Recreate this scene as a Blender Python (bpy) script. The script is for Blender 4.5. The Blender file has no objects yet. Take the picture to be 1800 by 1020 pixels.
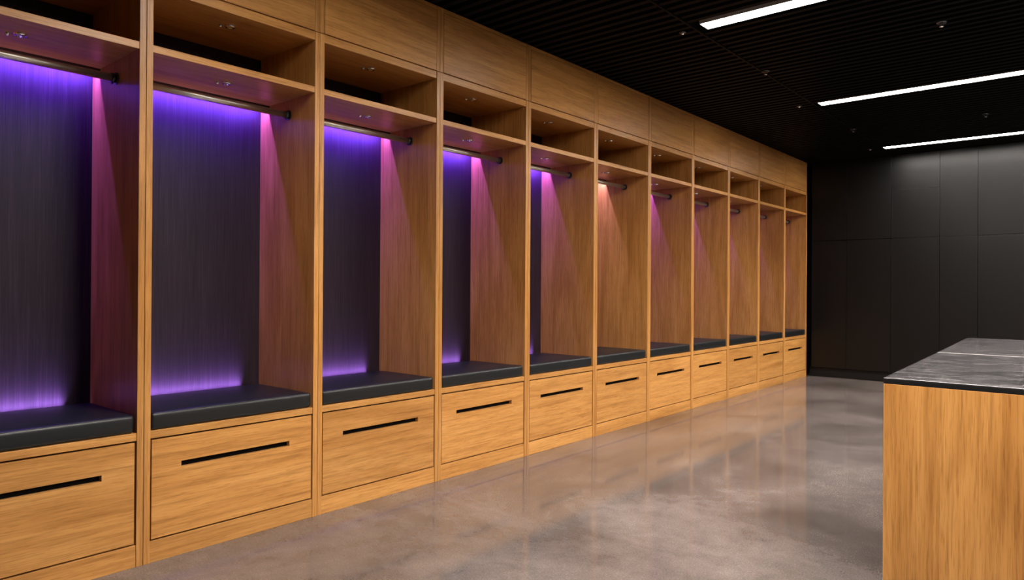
import bpy, bmesh, math, random
from mathutils import Vector, Matrix

C = bpy.context.scene.collection
SC = bpy.context.scene
PI = math.pi

# ------------------------------------------------------------------ camera
cam_d = bpy.data.cameras.new('camera')
cam_d.sensor_fit = 'HORIZONTAL'
cam_d.sensor_width = 36.0
cam_d.lens = 1232.8 / 1800.0 * 36.0
cam_d.shift_y = (501.29 - 510.0) / 1800.0
cam_d.clip_start = 0.05
cam = bpy.data.objects.new('camera', cam_d)
C.objects.link(cam)
YAW, PITCH, ROLL = -0.70391, 0.00268, 0.00612
CAM = Vector((2.7932, 0.0, 1.0670))
_f = Vector((math.sin(YAW), math.cos(YAW), 0)); _r = Vector((math.cos(YAW), -math.sin(YAW), 0)); _u = Vector((0, 0, 1))
_f, _u = math.cos(PITCH) * _f + math.sin(PITCH) * _u, -math.sin(PITCH) * _f + math.cos(PITCH) * _u
_r, _u = math.cos(ROLL) * _r + math.sin(ROLL) * _u, -math.sin(ROLL) * _r + math.cos(ROLL) * _u
cam.matrix_world = Matrix(((_r.x, _u.x, -_f.x, CAM.x), (_r.y, _u.y, -_f.y, CAM.y), (_r.z, _u.z, -_f.z, CAM.z), (0, 0, 0, 1)))
SC.camera = cam

# ------------------------------------------------------------------ world, exposure, light levels
world = bpy.data.worlds.new('room_air')
SC.world = world
world.use_nodes = True
world.node_tree.nodes['Background'].inputs[0].default_value = (0.004, 0.004, 0.0045, 1)
world.node_tree.nodes['Background'].inputs[1].default_value = 1.0
SC.view_settings.view_transform = 'Standard'
SC.view_settings.look = 'None'
SC.view_settings.exposure = 0.0
SC.view_settings.gamma = 1.0
SC.view_settings.use_curve_mapping = False
CEILING_LAMP = 96.0            # emission of the linear ceiling lights
CEILING_BEAM = 84.0           # watts of the beam below each diffuser
LED_TOP = 15.0                 # watts of each locker's upper strip
LED_LOW = 3.2                  # watts of each locker's lower strip
LED_PURPLE = (0.17, 0.055, 1.0)
LED_LAVENDER = (0.40, 0.22, 1.0)
LED_PALE = (0.57, 0.40, 1.0)

# ------------------------------------------------------------------ measures
P = 0.76982                    # locker pitch
W = 0.0496                     # a pair of side panels
Y1 = 1.12964                   # middle of the first pair in view
H = 2.6
D = 0.4716                     # face of the back panel
def dv(k): return Y1 + (k - 1) * P
Y_END = dv(11) + W / 2
Y_FAR = 8.905                  # face of the black cabinets
X_R, Y_B = 6.2, -3.2           # right wall, wall behind the camera

# ------------------------------------------------------------------ materials
def new_mat(name):
    m = bpy.data.materials.new(name); m.use_nodes = True
    nt = m.node_tree
    return m, nt, nt.nodes['Principled BSDF']

def simple(name, col, rough=0.5, metal=0.0, spec=0.5):
    m, nt, b = new_mat(name)
    b.inputs['Base Color'].default_value = (*col, 1)
    b.inputs['Roughness'].default_value = rough
    b.inputs['Metallic'].default_value = metal
    b.inputs['Specular IOR Level'].default_value = spec
    return m

def ramp(nt, stops):
    r = nt.nodes.new('ShaderNodeValToRGB')
    e = r.color_ramp.elements
    e[0].position, e[0].color = stops[0][0], (*stops[0][1], 1)
    e[1].position, e[1].color = stops[-1][0], (*stops[-1][1], 1)
    for p, c in stops[1:-1]:
        k = e.new(p); k.color = (*c, 1)
    return r

def noise(nt, vec, scale, detail=4, rough=0.55, dist=0.0):
    n = nt.nodes.new('ShaderNodeTexNoise')
    n.inputs['Scale'].default_value = scale
    n.inputs['Detail'].default_value = detail
    n.inputs['Roughness'].default_value = rough
    n.inputs['Distortion'].default_value = dist
    nt.links.new(vec, n.inputs['Vector'])
    return n

def mapped(nt, scale):
    g = nt.nodes.new('ShaderNodeNewGeometry')
    oi = nt.nodes.new('ShaderNodeObjectInfo')
    mul = nt.nodes.new('ShaderNodeMath'); mul.operation = 'MULTIPLY'; mul.inputs[1].default_value = 37.0
    nt.links.new(oi.outputs['Random'], mul.inputs[0])
    add = nt.nodes.new('ShaderNodeVectorMath'); add.operation = 'ADD'
    nt.links.new(g.outputs['Position'], add.inputs[0])
    cmb = nt.nodes.new('ShaderNodeCombineXYZ')
    for i in range(3): nt.links.new(mul.outputs[0], cmb.inputs[i])
    nt.links.new(cmb.outputs[0], add.inputs[1])
    mp = nt.nodes.new('ShaderNodeMapping'); mp.inputs['Scale'].default_value = scale
    nt.links.new(add.outputs[0], mp.inputs['Vector'])
    return mp.outputs[0], add.outputs[0], oi

def mixc(nt, fac, a, b, mode='MIX'):
    m = nt.nodes.new('ShaderNodeMix'); m.data_type = 'RGBA'; m.blend_type = mode
    if isinstance(fac, float): m.inputs[0].default_value = fac
    else: nt.links.new(fac, m.inputs[0])
    nt.links.new(a, m.inputs[6])
    nt.links.new(b, m.inputs[7])
    return m.outputs[2]

def oak(name, axis):
    """oak veneer, grain along the given axis (y or z)"""
    m, nt, b = new_mat(name)
    broad = {'y': (9, 0.9, 9), 'z': (9, 9, 0.8)}[axis]
    fine = {'y': (120, 3.5, 120), 'z': (120, 120, 3.2)}[axis]
    pore = {'y': (420, 16, 420), 'z': (420, 420, 14)}[axis]
    v1, raw, oi = mapped(nt, broad)
    n1 = noise(nt, v1, 1.0, 3, 0.5, 1.6)
    v2, _, _ = mapped(nt, fine)
    n2 = noise(nt, v2, 1.0, 5, 0.6, 0.3)
    v3, _, _ = mapped(nt, pore)
    n3 = noise(nt, v3, 1.0, 2, 0.5)
    r1 = ramp(nt, [(0.25, (0.385, 0.168, 0.040)), (0.5, (0.485, 0.228, 0.061)), (0.75, (0.555, 0.278, 0.082))])
    nt.links.new(n1.outputs[0], r1.inputs[0])
    r2 = ramp(nt, [(0.32, (0.74, 0.70, 0.64)), (0.5, (1, 1, 1)), (0.72, (1.10, 1.11, 1.12))])
    nt.links.new(n2.outputs[0], r2.inputs[0])
    c = mixc(nt, 1.0, r1.outputs[0], r2.outputs[0], 'MULTIPLY')
    r3 = ramp(nt, [(0.34, (0.66, 0.58, 0.5)), (0.46, (1, 1, 1))])
    nt.links.new(n3.outputs[0], r3.inputs[0])
    c = mixc(nt, 0.65, c, r3.outputs[0], 'MULTIPLY')
    # cathedral figure: stretched rings, low contrast
    wv = nt.nodes.new('ShaderNodeTexWave'); wv.wave_type = 'BANDS'
    wv.bands_direction = 'Z' if axis == 'y' else 'Y'
    wv.inputs['Scale'].default_value = 5.0 if axis == 'y' else 6.0
    wv.inputs['Distortion'].default_value = 9.0
    wv.inputs['Detail'].default_value = 2.5
    wv.inputs['Detail Scale'].default_value = 0.9
    mp2 = nt.nodes.new('ShaderNodeMapping')
    mp2.inputs['Scale'].default_value = (1, 0.28, 1) if axis == 'y' else (1, 1, 0.22)
    nt.links.new(raw, mp2.inputs['Vector']); nt.links.new(mp2.outputs[0], wv.inputs['Vector'])
    r4 = ramp(nt, [(0.0, (0.86, 0.82, 0.76)), (0.35, (1, 1, 1)), (1.0, (1.04, 1.04, 1.04))])
    nt.links.new(wv.outputs[1], r4.inputs[0])
    c = mixc(nt, 0.55, c, r4.outputs[0], 'MULTIPLY')
    # each board is a little lighter or darker
    vr = nt.nodes.new('ShaderNodeMapRange')
    vr.inputs['To Min'].default_value = 0.9; vr.inputs['To Max'].default_value = 1.08
    nt.links.new(oi.outputs['Random'], vr.inputs['Value'])
    hs = nt.nodes.new('ShaderNodeHueSaturation')
    nt.links.new(vr.outputs[0], hs.inputs['Value']); nt.links.new(c, hs.inputs['Color'])
    nt.links.new(hs.outputs[0], b.inputs['Base Color'])
    b.inputs['Roughness'].default_value = 0.36
    b.inputs['Specular IOR Level'].default_value = 0.35
    bp = nt.nodes.new('ShaderNodeBump'); bp.inputs['Strength'].default_value = 0.12; bp.inputs['Distance'].default_value = 0.001
    nt.links.new(n2.outputs[0], bp.inputs['Height']); nt.links.new(bp.outputs[0], b.inputs['Normal'])
    return m

def brushed_charcoal(name):
    m, nt, b = new_mat(name)
    v, _, _ = mapped(nt, (260, 260, 4.5))
    n = noise(nt, v, 1.0, 5, 0.65)
    v2, _, _ = mapped(nt, (30, 30, 1.2))
    n2 = noise(nt, v2, 1.0, 3, 0.5)
    r = ramp(nt, [(0.3, (0.0135, 0.0082, 0.0110)), (0.55, (0.023, 0.0140, 0.0185)), (0.75, (0.041, 0.026, 0.0335))])
    nt.links.new(n.outputs[0], r.inputs[0])
    r2 = ramp(nt, [(0.3, (0.85, 0.85, 0.85)), (0.7, (1.1, 1.1, 1.1))])
    nt.links.new(n2.outputs[0], r2.inputs[0])
    c = mixc(nt, 1.0, r.outputs[0], r2.outputs[0], 'MULTIPLY')
    nt.links.new(c, b.inputs['Base Color'])
    b.inputs['Roughness'].default_value = 0.5
    b.inputs['Specular IOR Level'].default_value = 0.22
    return m

def concrete(name):
    m, nt, b = new_mat(name)
    g = nt.nodes.new('ShaderNodeNewGeometry')
    pos = g.outputs['Position']
    n1 = noise(nt, pos, 1.1, 6, 0.6, 0.8)
    n2 = noise(nt, pos, 9.0, 8, 0.7, 0.4)
    n3 = noise(nt, pos, 150.0, 4, 0.7)
    r1 = ramp(nt, [(0.3, (0.064, 0.053, 0.047)), (0.5, (0.114, 0.095, 0.087)), (0.72, (0.180, 0.153, 0.142))])
    nt.links.new(n1.outputs[0], r1.inputs[0])
    r2 = ramp(nt, [(0.3, (0.72, 0.72, 0.72)), (0.5, (1, 1, 1)), (0.7, (1.2, 1.2, 1.2))])
    nt.links.new(n2.outputs[0], r2.inputs[0])
    c = mixc(nt, 0.8, r1.outputs[0], r2.outputs[0], 'MULTIPLY')
    r3 = ramp(nt, [(0.33, (0.50, 0.50, 0.50)), (0.45, (1, 1, 1)), (0.55, (1, 1, 1)), (0.67, (1.9, 1.86, 1.8))])
    nt.links.new(n3.outputs[0], r3.inputs[0])
    c = mixc(nt, 0.75, c, r3.outputs[0], 'MULTIPLY')
    nt.links.new(c, b.inputs['Base Color'])
    rr = nt.nodes.new('ShaderNodeMapRange')
    rr.inputs['To Min'].default_value = 0.06; rr.inputs['To Max'].default_value = 0.13
    nt.links.new(n2.outputs[0], rr.inputs['Value']); nt.links.new(rr.outputs[0], b.inputs['Roughness'])
    b.inputs['Specular IOR Level'].default_value = 0.75
    return m

def stone(name):
    m, nt, b = new_mat(name)
    g = nt.nodes.new('ShaderNodeNewGeometry')
    mp = nt.nodes.new('ShaderNodeMapping'); mp.inputs['Scale'].default_value = (0.75, 3.2, 1)
    nt.links.new(g.outputs['Position'], mp.inputs['Vector'])
    n1 = noise(nt, mp.outputs[0], 3.2, 7, 0.62, 1.0)
    n2 = noise(nt, mp.outputs[0], 13.0, 6, 0.7, 0.5)
    r1 = ramp(nt, [(0.34, (0.013, 0.0113, 0.0116)), (0.5, (0.027, 0.0236, 0.0247)), (0.66, (0.055, 0.048, 0.051))])
    nt.links.new(n1.outputs[0], r1.inputs[0])
    r2 = ramp(nt, [(0.36, (0.75, 0.75, 0.75)), (0.54, (1.0, 1.0, 1.0)), (0.68, (1.9, 1.87, 1.86))])
    nt.links.new(n2.outputs[0], r2.inputs[0])
    c = mixc(nt, 0.7, r1.outputs[0], r2.outputs[0], 'MULTIPLY')
    nt.links.new(c, b.inputs['Base Color'])
    rr = nt.nodes.new('ShaderNodeMapRange')
    rr.inputs['From Min'].default_value = 0.35; rr.inputs['From Max'].default_value = 0.65
    rr.inputs['To Min'].default_value = 0.12; rr.inputs['To Max'].default_value = 0.26
    nt.links.new(n2.outputs[0], rr.inputs['Value']); nt.links.new(rr.outputs[0], b.inputs['Roughness'])
    b.inputs['Specular IOR Level'].default_value = 0.3
    return m

def leather(name):
    m, nt, b = new_mat(name)
    g = nt.nodes.new('ShaderNodeNewGeometry')
    n = noise(nt, g.outputs['Position'], 420.0, 3, 0.6)
    bp = nt.nodes.new('ShaderNodeBump'); bp.inputs['Strength'].default_value = 0.12; bp.inputs['Distance'].default_value = 0.0008
    nt.links.new(n.outputs[0], bp.inputs['Height']); nt.links.new(bp.outputs[0], b.inputs['Normal'])
    b.inputs['Base Color'].default_value = (0.0060, 0.0073, 0.0082, 1)
    b.inputs['Roughness'].default_value = 0.42
    b.inputs['Specular IOR Level'].default_value = 0.45
    return m

def glow(name, col, strength):
    m, nt, b = new_mat(name)
    b.inputs['Base Color'].default_value = (0.8, 0.8, 0.8, 1)
    b.inputs['Emission Color'].default_value = (*col, 1)
    b.inputs['Emission Strength'].default_value = strength
    return m

M = {
    'oak_h': oak('oak_veneer_horizontal', 'y'),
    'oak_v': oak('oak_veneer_vertical', 'z'),
    'charcoal': brushed_charcoal('brushed_charcoal_laminate'),
    'floor': concrete('polished_concrete'),
    'stone': stone('dark_stone_worktop'),
    'joint': simple('pale_joint', (0.42, 0.39, 0.38), 0.35),
    'stone_edge': simple('black_stone_edge', (0.006, 0.006, 0.006), 0.35),
    'leather': leather('charcoal_leatherette'),
    'black_void': simple('unlit_black_interior', (0.004, 0.004, 0.004), 0.8, 0, 0.1),  # black base colour stands in for shade seen through gaps and slots
    'steel': simple('brushed_steel', (0.60, 0.57, 0.49), 0.40, 1.0),
    'dark_metal': simple('dark_metal', (0.10, 0.10, 0.10), 0.3, 0.95),
    'chrome': simple('chrome', (0.8, 0.78, 0.76), 0.12, 1.0),
    'lens': simple('frosted_lens', (0.5, 0.5, 0.5), 0.2, 0.0, 0.6),
    'cab': simple('black_satin_lacquer', (0.0018, 0.0018, 0.0019), 0.36, 0, 0.33),
    'plinth': simple('black_plinth', (0.006, 0.006, 0.006), 0.5, 0, 0.3),
    'ceiling': simple('black_ceiling_metal', (0.0052, 0.0052, 0.0054), 0.45, 0, 0.03),
    'wall': simple('dark_wall_paint', (0.025, 0.025, 0.027), 0.7),
    'lamp': glow('lamp_diffuser', (1.0, 0.93, 0.86), CEILING_LAMP),
    'trim': simple('lamp_trim', (0.45, 0.44, 0.43), 0.4, 0.0),
    'led': glow('led_purple', LED_LAVENDER, 8.0),
    'led_pale': glow('led_pale', LED_PALE, 8.0),
}

# ------------------------------------------------------------------ mesh helpers
def box(bm, x0, x1, y0, y1, z0, z1, bev=0.0):
    b2 = bmesh.new()
    vs = [b2.verts.new((x, y, z)) for x in (x0, x1) for y in (y0, y1) for z in (z0, z1)]
    for f in ((0, 1, 3, 2), (4, 6, 7, 5), (0, 4, 5, 1), (2, 3, 7, 6), (0, 2, 6, 4), (1, 5, 7, 3)):
        b2.faces.new([vs[i] for i in f])
    if bev > 0:
        bmesh.ops.bevel(b2, geom=b2.edges[:], offset=bev, segments=2, profile=0.5, affect='EDGES')
    merge(bm, b2)

def merge(bm, b2):
    bmesh.ops.recalc_face_normals(b2, faces=b2.faces[:])
    me = bpy.data.meshes.new('tmp'); b2.to_mesh(me); b2.free()
    bm.from_mesh(me); bpy.data.meshes.remove(me)

def tube(bm, a, b, r, seg=20, r2=None):
    a, b = Vector(a), Vector(b); d = (b - a).normalized()
    n = d.orthogonal().normalized(); t = d.cross(n)
    b2 = bmesh.new(); r2 = r if r2 is None else r2
    A = [b2.verts.new(a + r * (math.cos(2 * PI * i / seg) * n + math.sin(2 * PI * i / seg) * t)) for i in range(seg)]
    B = [b2.verts.new(b + r2 * (math.cos(2 * PI * i / seg) * n + math.sin(2 * PI * i / seg) * t)) for i in range(seg)]
    for i in range(seg):
        f = b2.faces.new((A[i], A[(i + 1) % seg], B[(i + 1) % seg], B[i])); f.smooth = True
    b2.faces.new(A[::-1]); b2.faces.new(B)
    merge(bm, b2)

def lathe(bm, prof, cx, cy, seg=24):
    b2 = bmesh.new(); rings = []
    for r, z in prof:
        if r < 1e-6: rings.append([b2.verts.new((cx, cy, z))])
        else: rings.append([b2.verts.new((cx + r * math.cos(2 * PI * i / seg), cy + r * math.sin(2 * PI * i / seg), z)) for i in range(seg)])
    for A, B in zip(rings, rings[1:]):
        for i in range(seg):
            j = (i + 1) % seg
            if len(A) == 1 and len(B) == 1: continue
            if len(A) == 1: f = b2.faces.new((A[0], B[j], B[i]))
            elif len(B) == 1: f = b2.faces.new((A[i], A[j], B[0]))
            else: f = b2.faces.new((A[i], A[j], B[j], B[i]))
            f.smooth = True
    merge(bm, b2)

def sweep_loop(bm, pts, r, seg=8):
    """closed tube through pts lying in a horizontal plane"""
    b2 = bmesh.new(); rings = []; n = len(pts)
    for i in range(n):
        p = Vector(pts[i]); t = (Vector(pts[(i + 1) % n]) - Vector(pts[i - 1])).normalized()
        s = Vector((t.y, -t.x, 0)).normalized(); u = Vector((0, 0, 1))
        rings.append([b2.verts.new(p + r * (math.cos(2 * PI * k / seg) * s + math.sin(2 * PI * k / seg) * u)) for k in range(seg)])
    for i in range(n):
        A, B = rings[i], rings[(i + 1) % n]
        for k in range(seg):
            f = b2.faces.new((A[k], A[(k + 1) % seg], B[(k + 1) % seg], B[k])); f.smooth = True
    merge(bm, b2)

def rounded_box(bm, hx, hy, hz, r, crown):
    def axis(h, n):
        e = [0, .15, .35, .6, 1.0]
        lo = [-h + r * t for t in e]; hi = [h - r * t for t in e[::-1]]
        mid = [-h + r + (2 * h - 2 * r) * i / n for i in range(1, n)]
        return lo + mid + hi
    ax, ay, az = axis(hx, 10), axis(hy, 14), axis(hz, 3)
    b2 = bmesh.new(); cache = {}
    def V(x, y, z):
        k = (round(x, 6), round(y, 6), round(z, 6))
        if k not in cache:
            q = Vector((max(-hx + r, min(hx - r, x)), max(-hy + r, min(hy - r, y)), max(-hz + r, min(hz - r, z))))
            d = Vector((x, y, z)) - q
            p = q + d.normalized() * r if d.length > 1e-9 else q
            if p.z > 0:
                c = crown * (1 - abs(p.x / hx) ** 2.5) * (1 - abs(p.y / hy) ** 2.5)
                p.z += c * (p.z / hz)
            cache[k] = b2.verts.new(p)
        return cache[k]
    def face(vs):
        vs = [V(*v) for v in vs]
        f = b2.faces.new(vs); f.smooth = True
    for i in range(len(ax) - 1):
        for j in range(len(ay) - 1):
            for s in (-hz, hz):
                face([(ax[i], ay[j], s), (ax[i + 1], ay[j], s), (ax[i + 1], ay[j + 1], s), (ax[i], ay[j + 1], s)])
    for i in range(len(ax) - 1):
        for k in range(len(az) - 1):
            for s in (-hy, hy):
                face([(ax[i], s, az[k]), (ax[i + 1], s, az[k]), (ax[i + 1], s, az[k + 1]), (ax[i], s, az[k + 1])])
    for j in range(len(ay) - 1):
        for k in range(len(az) - 1):
            for s in (-hx, hx):
                face([(s, ay[j], az[k]), (s, ay[j + 1], az[k]), (s, ay[j + 1], az[k + 1]), (s, ay[j], az[k + 1])])
    merge(bm, b2)

def obj(name, bm, mat, parent=None):
    me = bpy.data.meshes.new(name); bm.to_mesh(me); bm.free()
    me.materials.append(mat)
    o = bpy.data.objects.new(name, me); C.objects.link(o)
    if parent is not None: o.parent = parent
    return o

def boxes(name, lst, mat, parent=None, bev=0.0012):
    bm = bmesh.new()
    for b in lst: box(bm, *b, bev=bev)
    return obj(name, bm, mat, parent)

def tag(o, label, cat, group=None):
    o['label'] = label; o['category'] = cat
    if group: o['group'] = group
    return o

def thing(name, label, cat, loc, group=None):
    o = bpy.data.objects.new(name, None); o.empty_display_size = 0.1
    C.objects.link(o); o.location = loc
    return tag(o, label, cat, group)

def struct(name, bm, mat):
    o = obj(name, bm, mat); o['kind'] = 'structure'
    return o

def copy_tree(o, parent=None):
    c = o.copy(); C.objects.link(c)
    if parent is not None: c.parent = parent
    for ch in list(o.children): copy_tree(ch, c)
    return c

# ------------------------------------------------------------------ the room
bm = bmesh.new(); box(bm, -0.62, X_R, Y_B, Y_FAR + 0.7, -0.12, 0.0); struct('floor', bm, M['floor'])
bm = bmesh.new(); box(bm, -0.74, -0.62, Y_B, Y_FAR + 0.7, -0.12, 2.9); struct('wall_left', bm, M['wall'])
bm = bmesh.new(); box(bm, X_R, X_R + 0.12, Y_B, Y_FAR + 0.7, -0.12, 2.9); struct('wall_right', bm, M['wall'])
bm = bmesh.new(); box(bm, -0.62, X_R, Y_FAR + 0.62, Y_FAR + 0.74, 0.0, 2.64); struct('wall_far', bm, M['wall'])
bm = bmesh.new(); box(bm, -0.62, X_R, Y_B - 0.12, Y_B, -0.12, 2.9); struct('wall_behind_camera', bm, M['wall'])

# lights sit in the slatted ceiling
LIGHT_Y = [1.52, 3.857, 6.092, 8.418]
LIGHT_X0 = [0.986, 0.986, 0.968, 0.942]
LIGHT_X1 = 5.2

def ceiling_mesh():
    """dark metal ceiling of long ribs that run across the room"""
    bm = bmesh.new()
    pitch, zb, zt = 0.081, H + 0.004, H + 0.036
    prof = []
    y = Y_B
    while y < Y_FAR + 0.66:
        prof += [(y, zt), (y + 0.030, zt), (y + 0.038, zb), (y + 0.073, zb)]
        y += pitch
    prof.append((min(y, Y_FAR + 0.7), zt))
    def with_slots(prof):
        out, i = [], 0
        for ly in LIGHT_Y:
            while prof[i][0] < ly - 0.0565:
                out.append(prof[i]); i += 1
            out += [(ly - 0.0565, out[-1][1]), (ly - 0.0565, H + 0.062), (ly + 0.0565, H + 0.062)]
            while prof[i][0] <= ly + 0.0565: i += 1
            out.append((ly + 0.0565, prof[i][1]))
        return out + prof[i:]
    plain, slotted = prof, with_slots(prof)
    for x0, x1, prof in ((-0.62, 0.924, plain), (0.930, X_R, slotted)):
        A = [bm.verts.new((x0, a, z)) for a, z in prof]
        B = [bm.verts.new((x1, a, z)) for a, z in prof]
        for i in range(len(prof) - 1):
            bm.faces.new((A[i], A[i + 1], B[i + 1], B[i]))
    bmesh.ops.recalc_face_normals(bm, faces=bm.faces[:])
    box(bm, -0.74, X_R + 0.12, Y_B - 0.12, Y_FAR + 0.74, H + 0.064, H + 0.26)
    return bm
struct('ceiling', ceiling_mesh(), M['ceiling'])
bm = bmesh.new(); box(bm, 0.920, 0.934, Y_B, Y_FAR, H - 0.001, H + 0.04, 0.001)
struct('trim_1', bm, M['ceiling'])

# ------------------------------------------------------------------ lockers
hy = P / 2                      # half a unit
iy = hy - W / 2                 # half the clear opening
def slotted_front(x0, x1, y0, y1, z0, z1, sy0, sy1, sz0, sz1):
    bm = bmesh.new()
    ys, zs = [y0, sy0, sy1, y1], [z0, sz0, sz1, z1]
    def grid(x):
        return [[bm.verts.new((x, a, b)) for b in zs] for a in ys]
    F, K = grid(x1), grid(x0)
    for i in range(3):
        for j in range(3):
            if i == 1 and j == 1: continue
            bm.faces.new((F[i][j], F[i + 1][j], F[i + 1][j + 1], F[i][j + 1]))
            bm.faces.new((K[i][j], K[i][j + 1], K[i + 1][j + 1], K[i + 1][j]))
    for i in range(3):
        for j in (0, 3):
            bm.faces.new((F[i][j], F[i + 1][j], K[i + 1][j], K[i][j]))
            bm.faces.new((F[j][i], F[j][i + 1], K[j][i + 1], K[j][i]))
    ring = [(1, 1), (2, 1), (2, 2), (1, 2)]
    for a in range(4):
        p, q = ring[a], ring[(a + 1) % 4]
        bm.faces.new((F[p[0]][p[1]], F[q[0]][q[1]], K[q[0]][q[1]], K[p[0]][p[1]]))
    bmesh.ops.recalc_face_normals(bm, faces=bm.faces[:])
    return bm

def make_locker():
    t = thing('locker', '', 'locker', (0, 0, 0))
    g = 0.0009
    boxes('side_panel', [(-0.545, 0.003, -hy + g, -iy, 0, 2.2415)], M['oak_v'], t)
    boxes('side_panel', [(-0.545, 0.003, iy, hy - g, 0, 2.2415)], M['oak_v'], t)
    boxes('back_panel', [(-D - 0.02, -D, -iy, iy, 0.48, 2.203)], M['charcoal'], t, 0)
    boxes('shelf', [(-D, 0, -iy, iy, 1.9594, 1.9873)], M['oak_h'], t)
    boxes('compartment_top', [(-D - 0.02, 0, -iy, iy, 2.203, 2.2415)], M['oak_h'], t)
    boxes('seat_base', [(-D - 0.02, 0, -iy, iy, 0.4765, 0.5055)], M['oak_h'], t)
    boxes('kick_board', [(-0.04, 0, -iy, iy, 0.0, 0.0825)], M['oak_h'], t)
    dr = obj('drawer', slotted_front(-0.022, -0.0005, -iy + 0.0065, iy - 0.0065, 0.0895, 0.4700, -0.2405, 0.2405, 0.347, 0.3705), M['oak_h'], t)
    boxes('drawer_box', [(-0.44, -0.0235, -iy + 0.0012, iy - 0.0012, 0.0840, 0.4755)], M['black_void'], dr, 0)  # box fills the opening as a black liner, shade of the reveals in its colour
    # clothes rail in dark sockets
    bm = bmesh.new(); tube(bm, (-0.2137, -iy + 0.004, 1.8866), (-0.2137, iy - 0.004, 1.8866), 0.0145, 24)
    rl = obj('clothes_rail', bm, M['steel'], t)
    for s in (-1, 1):
        bm = bmesh.new()
        tube(bm, (-0.2137, s * iy, 1.8866), (-0.2137, s * (iy - 0.005), 1.8866), 0.024, 24)
        tube(bm, (-0.2137, s * (iy - 0.005), 1.8866), (-0.2137, s * (iy - 0.022), 1.8866), 0.0182, 24)
        tube(bm, (-0.2137, s * (iy - 0.017), 1.869), (-0.2137, s * (iy - 0.017), 1.862), 0.0045, 10)
        obj('rail_socket', bm, M['dark_metal'], rl)
    # little spot fittings under the shelf and under the top
    for zz, xx in ((1.9594, -0.165), (2.203, -0.140)):
        bm = bmesh.new()
        lathe(bm, [(0.0, zz - 0.004), (0.011, zz - 0.004), (0.013, zz - 0.009), (0.019, zz - 0.0085), (0.022, zz - 0.004), (0.022, zz)], xx, 0.022)
        pk = obj('spot_light', bm, M['chrome'], t)
        bm = bmesh.new()
        lathe(bm, [(0.0, zz - 0.012), (0.006, zz - 0.010), (0.008, zz - 0.005), (0.009, zz)], xx - 0.022, -0.012, 14)
        obj('spot_switch', bm, M['chrome'], pk)
    # strips of light: one under the back of the shelf, one behind the seat
    bm = bmesh.new(); box(bm, -D + 0.066, -D + 0.074, -iy + 0.002, iy - 0.002, 1.9565, 1.9594, 0)
    obj('led_strip', bm, M['led'], t)
    boxes('led_valance', [(-D + 0.0795, -D + 0.0845, -iy, iy, 1.9215, 1.9594)], M['dark_metal'], t, 0)
    bm = bmesh.new(); box(bm, -D + 0.003, -D + 0.015, -iy + 0.05, iy - 0.05, 0.5055, 0.5125, 0)
    obj('led_strip', bm, M['led'], t)
    return t

def strip_lamp(name, parent, loc, rot, sx, sy, power, col, spread):
    l = bpy.data.lights.new(name, 'AREA'); l.shape = 'RECTANGLE'; l.size = sx; l.size_y = sy
    l.energy = power; l.color = col; l.spread = math.radians(spread)
    o = bpy.data.objects.new(name, l); C.objects.link(o); o.parent = parent
    o.location = loc; o.rotation_euler = rot
    return o

ORD = ['', 'second', 'third', 'fourth', 'fifth', 'sixth', 'seventh', 'eighth', 'ninth', 'tenth']
def where(k):
    """which bay, counted from things one can find"""
    if k == -1: return 'wholly beyond the left edge of the photo'
    if k == 0: return 'cut off by the left edge of the photo'
    if k == 10: return 'at the far end, next to the black cabinets'
    if k <= 5: return '%s from the left edge of the photo' % ORD[k]
    return '%s bay from the black cabinets' % ORD[10 - k]

proto = make_locker()
lockers = []
for k in range(-1, 11):
    t = proto if k == -1 else copy_tree(proto)
    t.location = (0, dv(k) + P / 2, 0)
    tag(t, 'oak open locker %s%s' % ({0: 'glowing deep violet, ', 5: 'with salmon side glow, '}.get(k, ''), where(k)), 'locker', 'oak lockers along the left wall')
    lockers.append(t)
# lamps of the strips
for k, t in enumerate(lockers, -1):
    col = LED_PALE if k == 5 else LED_PURPLE
    pw = {5: 0.45}.get(k, 1.0)
    strip_lamp('upper_strip_lamp', t, (-D + 0.0685, 0, 1.9530), (0, math.radians(44), 0), 0.004, 2 * iy - 0.004, LED_TOP * pw, col, 180)
    strip_lamp('lower_strip_lamp', t, (-D + 0.0155, 0, 0.552), (0, math.radians(165), 0), 0.010, 2 * iy - 0.20, LED_LOW, LED_LAVENDER, 54)

# overhead cabinets on top of the lockers
def make_overhead():
    t = thing('overhead_cabinet', '', 'cabinet', (0, 0, 0))
    g = 0.0009
    boxes('carcass', [(-0.545, -0.022, -iy, iy, 2.2445, 2.58)], M['black_void'], t, 0)
    boxes('stile', [(-0.545, 0.001, -hy + g, -iy, 2.2445, H)], M['oak_v'], t)
    boxes('stile', [(-0.545, 0.001, iy, hy - g, 2.2445, H)], M['oak_v'], t)
    boxes('door', [(-0.020, 0.002, -iy + 0.0022, iy - 0.0022, 2.246, 2.575)], M['oak_h'], t)
    boxes('top_filler', [(-0.020, 0.0, -iy, iy, 2.578, H)], M['oak_h'], t)
    return t
po = make_overhead()
for k in range(-1, 11):
    t = po if k == -1 else copy_tree(po)
    t.location = (0, dv(k) + P / 2, 0)
    pl = {0: 'over the locker cut off by the left edge of the photo', 10: 'over the far end locker, next to the black wall'}.get(k)
    if pl is None:
        pl = 'over the locker %s' % where(k) if k <= 5 else 'over the %s locker from the black cabinets' % ORD[10 - k]
    tag(t, 'closed oak overhead cabinet %s' % pl, 'cabinet', 'overhead oak cabinets')

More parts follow.
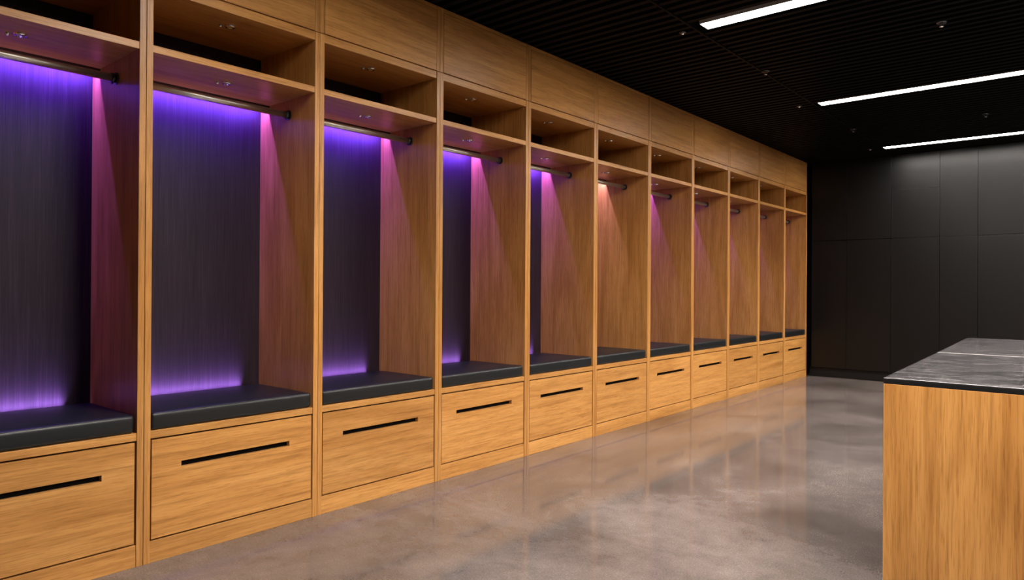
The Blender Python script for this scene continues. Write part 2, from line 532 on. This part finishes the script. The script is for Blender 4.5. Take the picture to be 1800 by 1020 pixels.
# seat cushions
def make_cushion():
    hx, hw, hz = 0.222, iy - 0.0045, 0.034
    bm = bmesh.new(); rounded_box(bm, hx, hw, hz, 0.014, 0.011)
    o = obj('seat_cushion', bm, M['leather'])
    q = 0.0045; pts = []
    a, b, r = hx - q, hw - q, 0.012
    for cx, cy, a0 in ((a - r, b - r, 0), (-a + r, b - r, 90), (-a + r, -b + r, 180), (a - r, -b + r, 270)):
        for i in range(6):
            th = math.radians(a0 + 18 * i)
            pts.append((cx + r * math.cos(th), cy + r * math.sin(th), hz - q + 0.0006))
    bm = bmesh.new(); sweep_loop(bm, pts, 0.0022)
    obj('piping', bm, M['leather'], o)
    return o
pc = make_cushion()
for k in range(-1, 11):
    o = pc if k == -1 else copy_tree(pc)
    o.location = (-0.2255, dv(k) + P / 2, 0.5057 + 0.034)
    pl = {0: 'in the locker cut off by the left edge of the photo', 10: 'in the far end locker, next to the black wall'}.get(k)
    if pl is None:
        pl = 'in the locker %s' % where(k) if k <= 5 else 'in the %s locker from the black cabinets' % ORD[10 - k]
    tag(o, 'charcoal leather seat cushion %s' % pl, 'cushion', 'seat cushions in the lockers')

# ------------------------------------------------------------------ black cabinets across the far end
SE = [0.035, 0.4346, 0.9057, 1.3876, 1.739, 2.21, 2.68, 3.15, 3.62, 4.09, 4.56, 5.03, 5.5, X_R - 0.01]
CL = ['black tall cabinet in the corner beside the oak lockers', 'black tall cabinet, second from the oak lockers',
      'black tall cabinet, third from the lockers, with an extra seam across its top',
      'black tall cabinet, fourth from the lockers, narrowest, behind the worktop corner',
      'black tall cabinet at the right edge of the photo, brightest sheen, above the worktop']
for i in range(len(SE) - 1):
    a, b = SE[i], SE[i + 1]
    lab = CL[i] if i < 5 else 'black tall cabinet beyond the right edge of the photo, %s from the lockers' % (ORD + ['eleventh', 'twelfth', 'thirteenth'])[i]
    t = thing('tall_cabinet', lab, 'cabinet', ((a + b) / 2, Y_FAR, 0), 'black tall cabinets at the far end')
    h = (b - a) / 2
    boxes('carcass', [(-h, h, 0.0215, 0.60, 0.116, H)], M['black_void'], t, 0)
    boxes('door', [(-h + 0.0018, h - 0.0018, 0, 0.02, 0.118, 1.645)], M['cab'], t, 0.001)
    if i == 2:
        boxes('upper_door', [(-h + 0.0018, h - 0.0018, 0, 0.02, 1.650, 2.197)], M['cab'], t, 0.001)
        boxes('top_door', [(-h + 0.0018, h - 0.0018, 0, 0.02, 2.1995, H - 0.002)], M['cab'], t, 0.001)
    else:
        boxes('upper_door', [(-h + 0.0018, h - 0.0018, 0, 0.02, 1.650, H - 0.002)], M['cab'], t, 0.001)
bm = bmesh.new(); box(bm, 0.004, X_R, Y_FAR + 0.05, Y_FAR + 0.60, 0, 0.115)
o = struct('baseboard_far', bm, M['plinth'])

# ------------------------------------------------------------------ island
ZI = 0.79
TI = 0.0187
fl, sm, bk = (2.2591, 2.4302), (2.2224, 3.5769), (2.1777, 4.7795)
XR = 3.62
def prism(bm, quad, z0, z1, bev=0.0):
    b2 = bmesh.new()
    lo = [b2.verts.new((x, y, z0)) for x, y in quad]; hi = [b2.verts.new((x, y, z1)) for x, y in quad]
    b2.faces.new(lo[::-1]); b2.faces.new(hi)
    for i in range(4):
        b2.faces.new((lo[i], lo[(i + 1) % 4], hi[(i + 1) % 4], hi[i]))
    if bev: bmesh.ops.bevel(b2, geom=b2.edges[:], offset=bev, segments=2, profile=0.5, affect='EDGES')
    merge(bm, b2)
isl = thing('island_cabinet', 'oak panelled island unit with dark grey stone top, at the right edge', 'island', (3.0, 3.6, 0))
def isl_obj(name, quad, z0, z1, mat, bev=0.0):
    bm = bmesh.new(); prism(bm, [(x - 3.0, y - 3.6) for x, y in quad], z0, z1, bev)
    return obj(name, bm, mat, isl)
isl_obj('front_panel', [(fl[0], fl[1]), (XR, fl[1]), (XR, fl[1] + 0.02), (fl[0], fl[1] + 0.02)], 0, ZI - TI, M['oak_v'], 0.001)
isl_obj('side_panel', [(fl[0], fl[1] + 0.0205), (fl[0] + 0.02, fl[1] + 0.0205), (bk[0] + 0.02, bk[1]), (bk[0], bk[1])], 0, ZI - TI, M['oak_v'], 0.001)
isl_obj('side_panel', [(XR - 0.02, fl[1] + 0.0205), (XR, fl[1] + 0.0205), (XR, bk[1]), (XR - 0.02, bk[1])], 0, ZI - TI, M['oak_v'], 0.001)
isl_obj('back_panel', [(bk[0] + 0.0205, bk[1] - 0.02), (XR - 0.0205, bk[1] - 0.02), (XR - 0.0205, bk[1]), (bk[0] + 0.0205, bk[1])], 0, ZI - TI, M['oak_v'], 0.001)
g = 0.0045
isl_obj('worktop_core', [(fl[0] + 0.0006, fl[1] + 0.0006), (XR - 0.0006, fl[1] + 0.0006), (XR - 0.0006, bk[1] - 0.0006), (bk[0] + 0.0006, bk[1] - 0.0006)], ZI - TI + 0.0005, ZI - 0.0035, M['stone_edge'], 0.0006)
isl_obj('worktop_slab', [(fl[0], fl[1]), (XR, fl[1]), (XR, sm[1] - g), (sm[0], sm[1] - g)], ZI - 0.0034, ZI, M['stone'], 0.0014)
isl_obj('worktop_slab', [(sm[0], sm[1] + g), (XR, sm[1] + g), (XR, bk[1]), (bk[0], bk[1])], ZI - 0.0034, ZI, M['stone'], 0.0014)
isl_obj('worktop_joint', [(sm[0], sm[1] - g), (XR, sm[1] - g), (XR, sm[1] + g), (sm[0], sm[1] + g)], ZI - 0.0034, ZI + 0.0002, M['joint'])

# ------------------------------------------------------------------ linear ceiling lights
LL = ['linear white ceiling light, in front of the camera above the frame', 'linear white ceiling light at the top edge, nearest and widest in view',
      'linear white ceiling light, middle of the three in view', 'linear white ceiling light nearest the black cabinets, thinnest in view']
for y, x0, lab in zip(LIGHT_Y, LIGHT_X0, LL):
    t = thing('linear_light', lab, 'ceiling light', ((x0 + LIGHT_X1) / 2, y, H), 'linear ceiling lights')
    h = (LIGHT_X1 - x0) / 2
    boxes('trim_frame', [(-h, h, -0.056, -0.0505, 0.001, 0.050), (-h, h, 0.0505, 0.056, 0.001, 0.050), (-h - 0.0055, -h, -0.056, 0.056, 0.001, 0.050), (h, h + 0.0055, -0.056, 0.056, 0.001, 0.050)], M['trim'], t, 0)
    boxes('diffuser', [(-h + 0.001, h - 0.001, -0.0495, 0.0495, 0.009, 0.050)], M['lamp'], t, 0)
    strip_lamp('ceiling_beam', t, (0, 0, 0.0075), (0, 0, 0), 2 * h, 0.096, CEILING_BEAM, (1.0, 0.93, 0.86), 132)

# small fittings in the ceiling
def sprinkler(x, y, lab):
    t = thing('sprinkler_head', lab, 'sprinkler', (x, y, H), 'small metal fittings in the ceiling'); t.scale = (0.8, 0.8, 0.55)
    bm = bmesh.new(); lathe(bm, [(0.0, -0.006), (0.018, -0.008), (0.030, -0.004), (0.034, 0.003)], 0, 0)
    obj('flange', bm, M['dark_metal'], t)
    bm = bmesh.new()
    tube(bm, (0, 0, -0.006), (0, 0, -0.016), 0.008, 14)
    for s in (-1, 1):
        tube(bm, (0.010 * s, 0, -0.012), (0.013 * s, 0, -0.028), 0.0022, 8)
        tube(bm, (0.013 * s, 0, -0.028), (0, 0, -0.040), 0.0022, 8)
    obj('frame_arms', bm, M['dark_metal'], t)
    bm = bmesh.new(); lathe(bm, [(0.0, -0.040), (0.015, -0.040), (0.016, -0.042), (0.0, -0.043)], 0, 0, 16)
    obj('deflector', bm, M['chrome'], t)
sprinkler(0.948, 4.93, 'small sprinkler head between the top edge light and the middle light')
sprinkler(0.926, 7.256, 'small sprinkler head between the middle and far lights, on the left')
sprinkler(1.980, 7.336, 'small sprinkler head between the middle and far lights, on the right')
sprinkler(2.063, 4.66, 'small sprinkler head nearest the upper right corner of the photo')
def sensor(x, y, lab):
    t = thing('ceiling_sensor', lab, 'sensor', (x, y, H), 'small metal fittings in the ceiling'); t.scale = (0.7, 0.7, 0.5)
    bm = bmesh.new(); lathe(bm, [(0.0, -0.007), (0.020, -0.008), (0.028, -0.004), (0.030, 0.003)], 0, 0)
    obj('mounting_ring', bm, M['dark_metal'], t)
    bm = bmesh.new(); lathe(bm, [(0.0, -0.024), (0.008, -0.022), (0.014, -0.016), (0.016, -0.007)], 0, 0)
    obj('lens_dome', bm, M['chrome'], t)
sensor(0.843, 3.867, 'tiny round fitting off the left end of the nearest ceiling light')
sensor(0.815, 6.046, 'tiny round fitting off the left end of the middle ceiling light')
sensor(0.805, 8.407, 'tiny round fitting off the left end of the far ceiling light')
